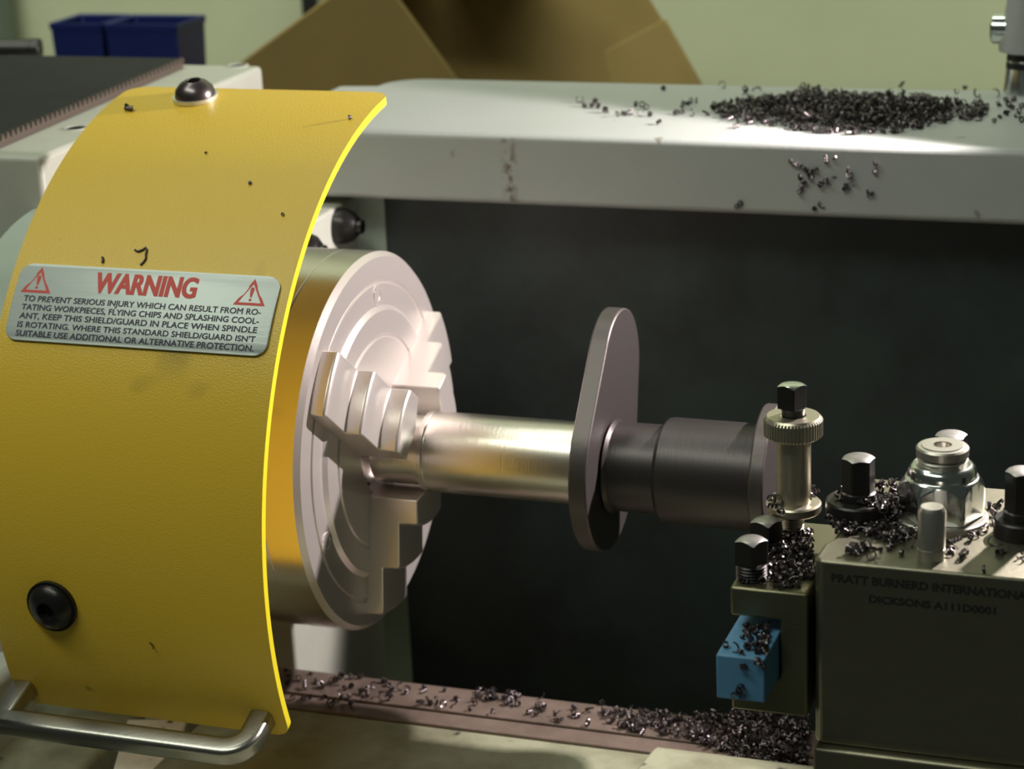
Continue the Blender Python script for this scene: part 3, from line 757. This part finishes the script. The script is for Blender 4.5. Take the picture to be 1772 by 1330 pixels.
# packed swarf between the bolts of the toolpost
tq = rnd_in([(1425, 905), (1470, 880), (1545, 880), (1580, 900), (1590, 930), (1545, 940), (1490, 925), (1455, 930)], 2, TZ, 150)
tq += [(x, y, z+rc.uniform(1, 8)) for x, y, z in rnd_in([(1440, 890), (1540, 872), (1578, 890), (1545, 915), (1480, 905)], 2, TZ, 120)]
heap('swarf_clump', tq, 'clump of curled chips around the black bolts on the toolpost top')
hq = rnd_in([(1322, 985), (1350, 935), (1395, 925), (1410, 1005), (1350, 1010)], 2, 15.5, 130)
hq += [(x, y, z+rc.uniform(0.5, 3)) for x, y, z in rnd_in([(1335, 965), (1360, 930), (1400, 930), (1405, 985)], 2, 15.5, 80)]
heap('swarf_clump', hq, 'clump of chips on the tool holder between the square screws and toolpost')

# loose chips, each its own object
L1, G1 = 'curled dark steel chip lying loose around the heap on the splash guard top', 'loose chips on the splash guard top'
for px, py in ((1003, 178), (1012, 186), (1024, 186), (1035, 188), (1068, 203), (1080, 200), (1090, 198), (1100, 184), (1112, 186), (1118, 190), (1108, 201), (1125, 202), (1170, 199), (1180, 197), (1190, 182), (1196, 178), (1182, 190), (1198, 202),
               (1148, 156), (1250, 153), (1140, 216), (1274, 222), (1390, 152), (1398, 158), (1560, 152), (1670, 155), (1725, 168), (1740, 176), (1750, 190), (1742, 200), (1760, 204), (1768, 212), (1730, 205), (1755, 176), (1720, 212), (1768, 186), (1048, 196), (1030, 178), (1205, 178), (1236, 184), (1222, 200), (1290, 160), (1310, 158), (1655, 162), (1690, 168), (1745, 186), (1764, 196), (1728, 184)):
    chip(at(px, py, 2, BZ), L1, G1, s=rc.uniform(0.9, 1.2))
L2, G2 = 'dark steel chip clinging to the front face of the grey splash guard', 'chips on the front face of the splash guard'
for px, py in ((1370, 278), (1378, 283), (1388, 288), (1396, 292), (1404, 298), (1412, 292), (1386, 305), (1392, 312), (1402, 304), (1385, 330), (1388, 322), (1430, 275), (1445, 272), (1420, 318), (1430, 312), (1440, 310), (1468, 292), (1470, 300), (1466, 320), (1462, 326), (1474, 308), (1515, 282), (1514, 296), (1502, 332), (1508, 334), (1410, 360), (1420, 354), (1276, 356), (1282, 350)):
    chip(at(px, py, 1, BF), L2, G2, up=Vector((0, -1, 0)), s=rc.uniform(0.8, 1.1))
L3, G3 = 'small dark steel chip scattered along the oily bed way', 'loose chips on the bed way'
for c in rnd_in([(480, 1160), (640, 1172), (640, 1228), (490, 1215)], 2, -117.9, 34) + rnd_in([(640, 1175), (1040, 1215), (1060, 1262), (640, 1212)], 2, -117.9, 52) + rnd_in([(830, 1195), (900, 1200), (900, 1225), (820, 1215)], 2, -117.9, 22):
    chip(c, L3, G3, s=rc.uniform(0.8, 1.15))
L4, G4 = 'curled steel chip on the bright top face of the toolpost', 'loose chips on the toolpost top'
for px, py, k, s in ((1470, 958, 3, 1.25), (1480, 950, 6, 1.2), (1490, 955, 3, 1.2), (1500, 950, 1, 1.2), (1484, 962, 0, 1), (1512, 955, 4, 1.2), (1508, 968, 2, 1), (1524, 952, 5, 0.8), (1538, 951, 5, 0.9), (1560, 960, 5, 0.9), (1670, 962, 0, 1.1), (1664, 968, 1, 1), (1648, 955, 5, 1), (1645, 960, 2, 1), (1702, 990, 0, 0.9), (1735, 955, 2, 1), (1730, 960, 1, 1), (1768, 968, 2, 1), (1715, 945, 4, 1), (1720, 905, 1, 1), (1712, 880, 0, 1), (1725, 882, 6, 1), (1718, 892, 3, 1), (1730, 875, 2, 1), (1700, 900, 3, 1), (1473, 925, 5, 1), (1560, 940, 1, 1), (1575, 945, 2, 1), (1580, 930, 0, 1), (1545, 945, 3, 1), (1640, 945, 1, 1), (1655, 942, 6, 1), (1680, 935, 3, 1), (1690, 928, 0, 1), (1705, 920, 1, 1), (1740, 930, 0, 1), (1735, 915, 3, 1)):
    chip(at(px, py, 2, TZ), L4, G4, k=k, s=s)
L5, G5 = 'dark curled chip on the tool holder beside the square headed screws', 'loose chips on the tool holder'
for c in rnd_in([(1272, 1010), (1290, 985), (1320, 980), (1395, 1000), (1395, 1020), (1340, 1018)], 2, 15.5, 26):
    chip(c, L5, G5, s=rc.uniform(0.9, 1.2))
for px, py in ((1340, 882), (1346, 875), (1336, 868), (1400, 862), (1395, 855), (1404, 848), (1352, 890), (1408, 858), (1344, 862), (1398, 868)):
    chip(at(px, py, 2, 30.4), 'shiny curled chip caught on the flange of the knurled nut', 'chips on the nut flange', s=1.15)
L6, G6 = 'dark chip on the top of the blue tool shank', 'chips on the blue tool'
for c in rnd_in([(1275, 1085), (1330, 1088), (1330, 1138), (1300, 1128), (1278, 1105)], 2, 0.0, 34) + rnd_in([(1256, 1110), (1300, 1115), (1290, 1138), (1252, 1132)], 2, 0.0, 5):
    chip(c, L6, G6, s=rc.uniform(0.8, 1.1))
for px, py in ((1287, 1150), (1312, 1140), (1322, 1146), (1280, 1192), (1274, 1200), (1284, 1186)):
    chip(at(px, py, 1, -168.1), 'dark chip stuck to the front end of the blue tool shank', 'chips on the blue tool end', up=Vector((0, -1, 0)), s=1.0)
# chips and hairs on the yellow guard
def on_guard(px, py):
    d = _f + _r*((px-W/2)/F) - _u*((py-H/2)/F); dx, dy, dz = d
    a = dy*dy+dz*dz; b = 2*(dy*(CAM.y-GY)+dz*(CAM.z-GZ)); c = (CAM.y-GY)**2+(CAM.z-GZ)**2-GR*GR
    p = CAM+d*((-b-math.sqrt(b*b-4*a*c))/2/a); n = Vector((0, p.y-GY, p.z-GZ)).normalized(); return p, n
for px, py in ((220, 190), (226, 192)):
    p, n = on_guard(px, py); chip(p, 'dark steel chip on the yellow guard left of its top screw', 'chips beside the guard screw', up=n, s=1.1)
for px, py, s in ((357, 266, 0.5), (606, 206, 0.8), (490, 372, 0.5), (433, 318, 0.7), (265, 1115, 0.7)):
    p, n = on_guard(px, py); chip(p, 'tiny dark chip stuck to the bare yellow guard panel', 'tiny chips on the guard panel', up=n, s=s)
def hair(pix, label, r=0.35):
    pts = []
    for px, py in pix: p, n = on_guard(px, py); pts.append(p+n*(r+0.02))
    bm = bmesh.new(); sweep(bm, pts, circ(r, 8)); tag(obj('swarf_thread', bm, M['chip'], smooth=60), label, 'metal thread')
hair([(234, 433), (240, 436), (247, 433), (253, 429), (255, 433), (253, 440), (253, 448), (248, 455), (243, 459)], 'hooked black steel thread just above the warning plate heading', 0.45)
hair([(178, 446), (179, 450), (178, 455)], 'short straight black steel thread above the warning plate left half', 0.55)
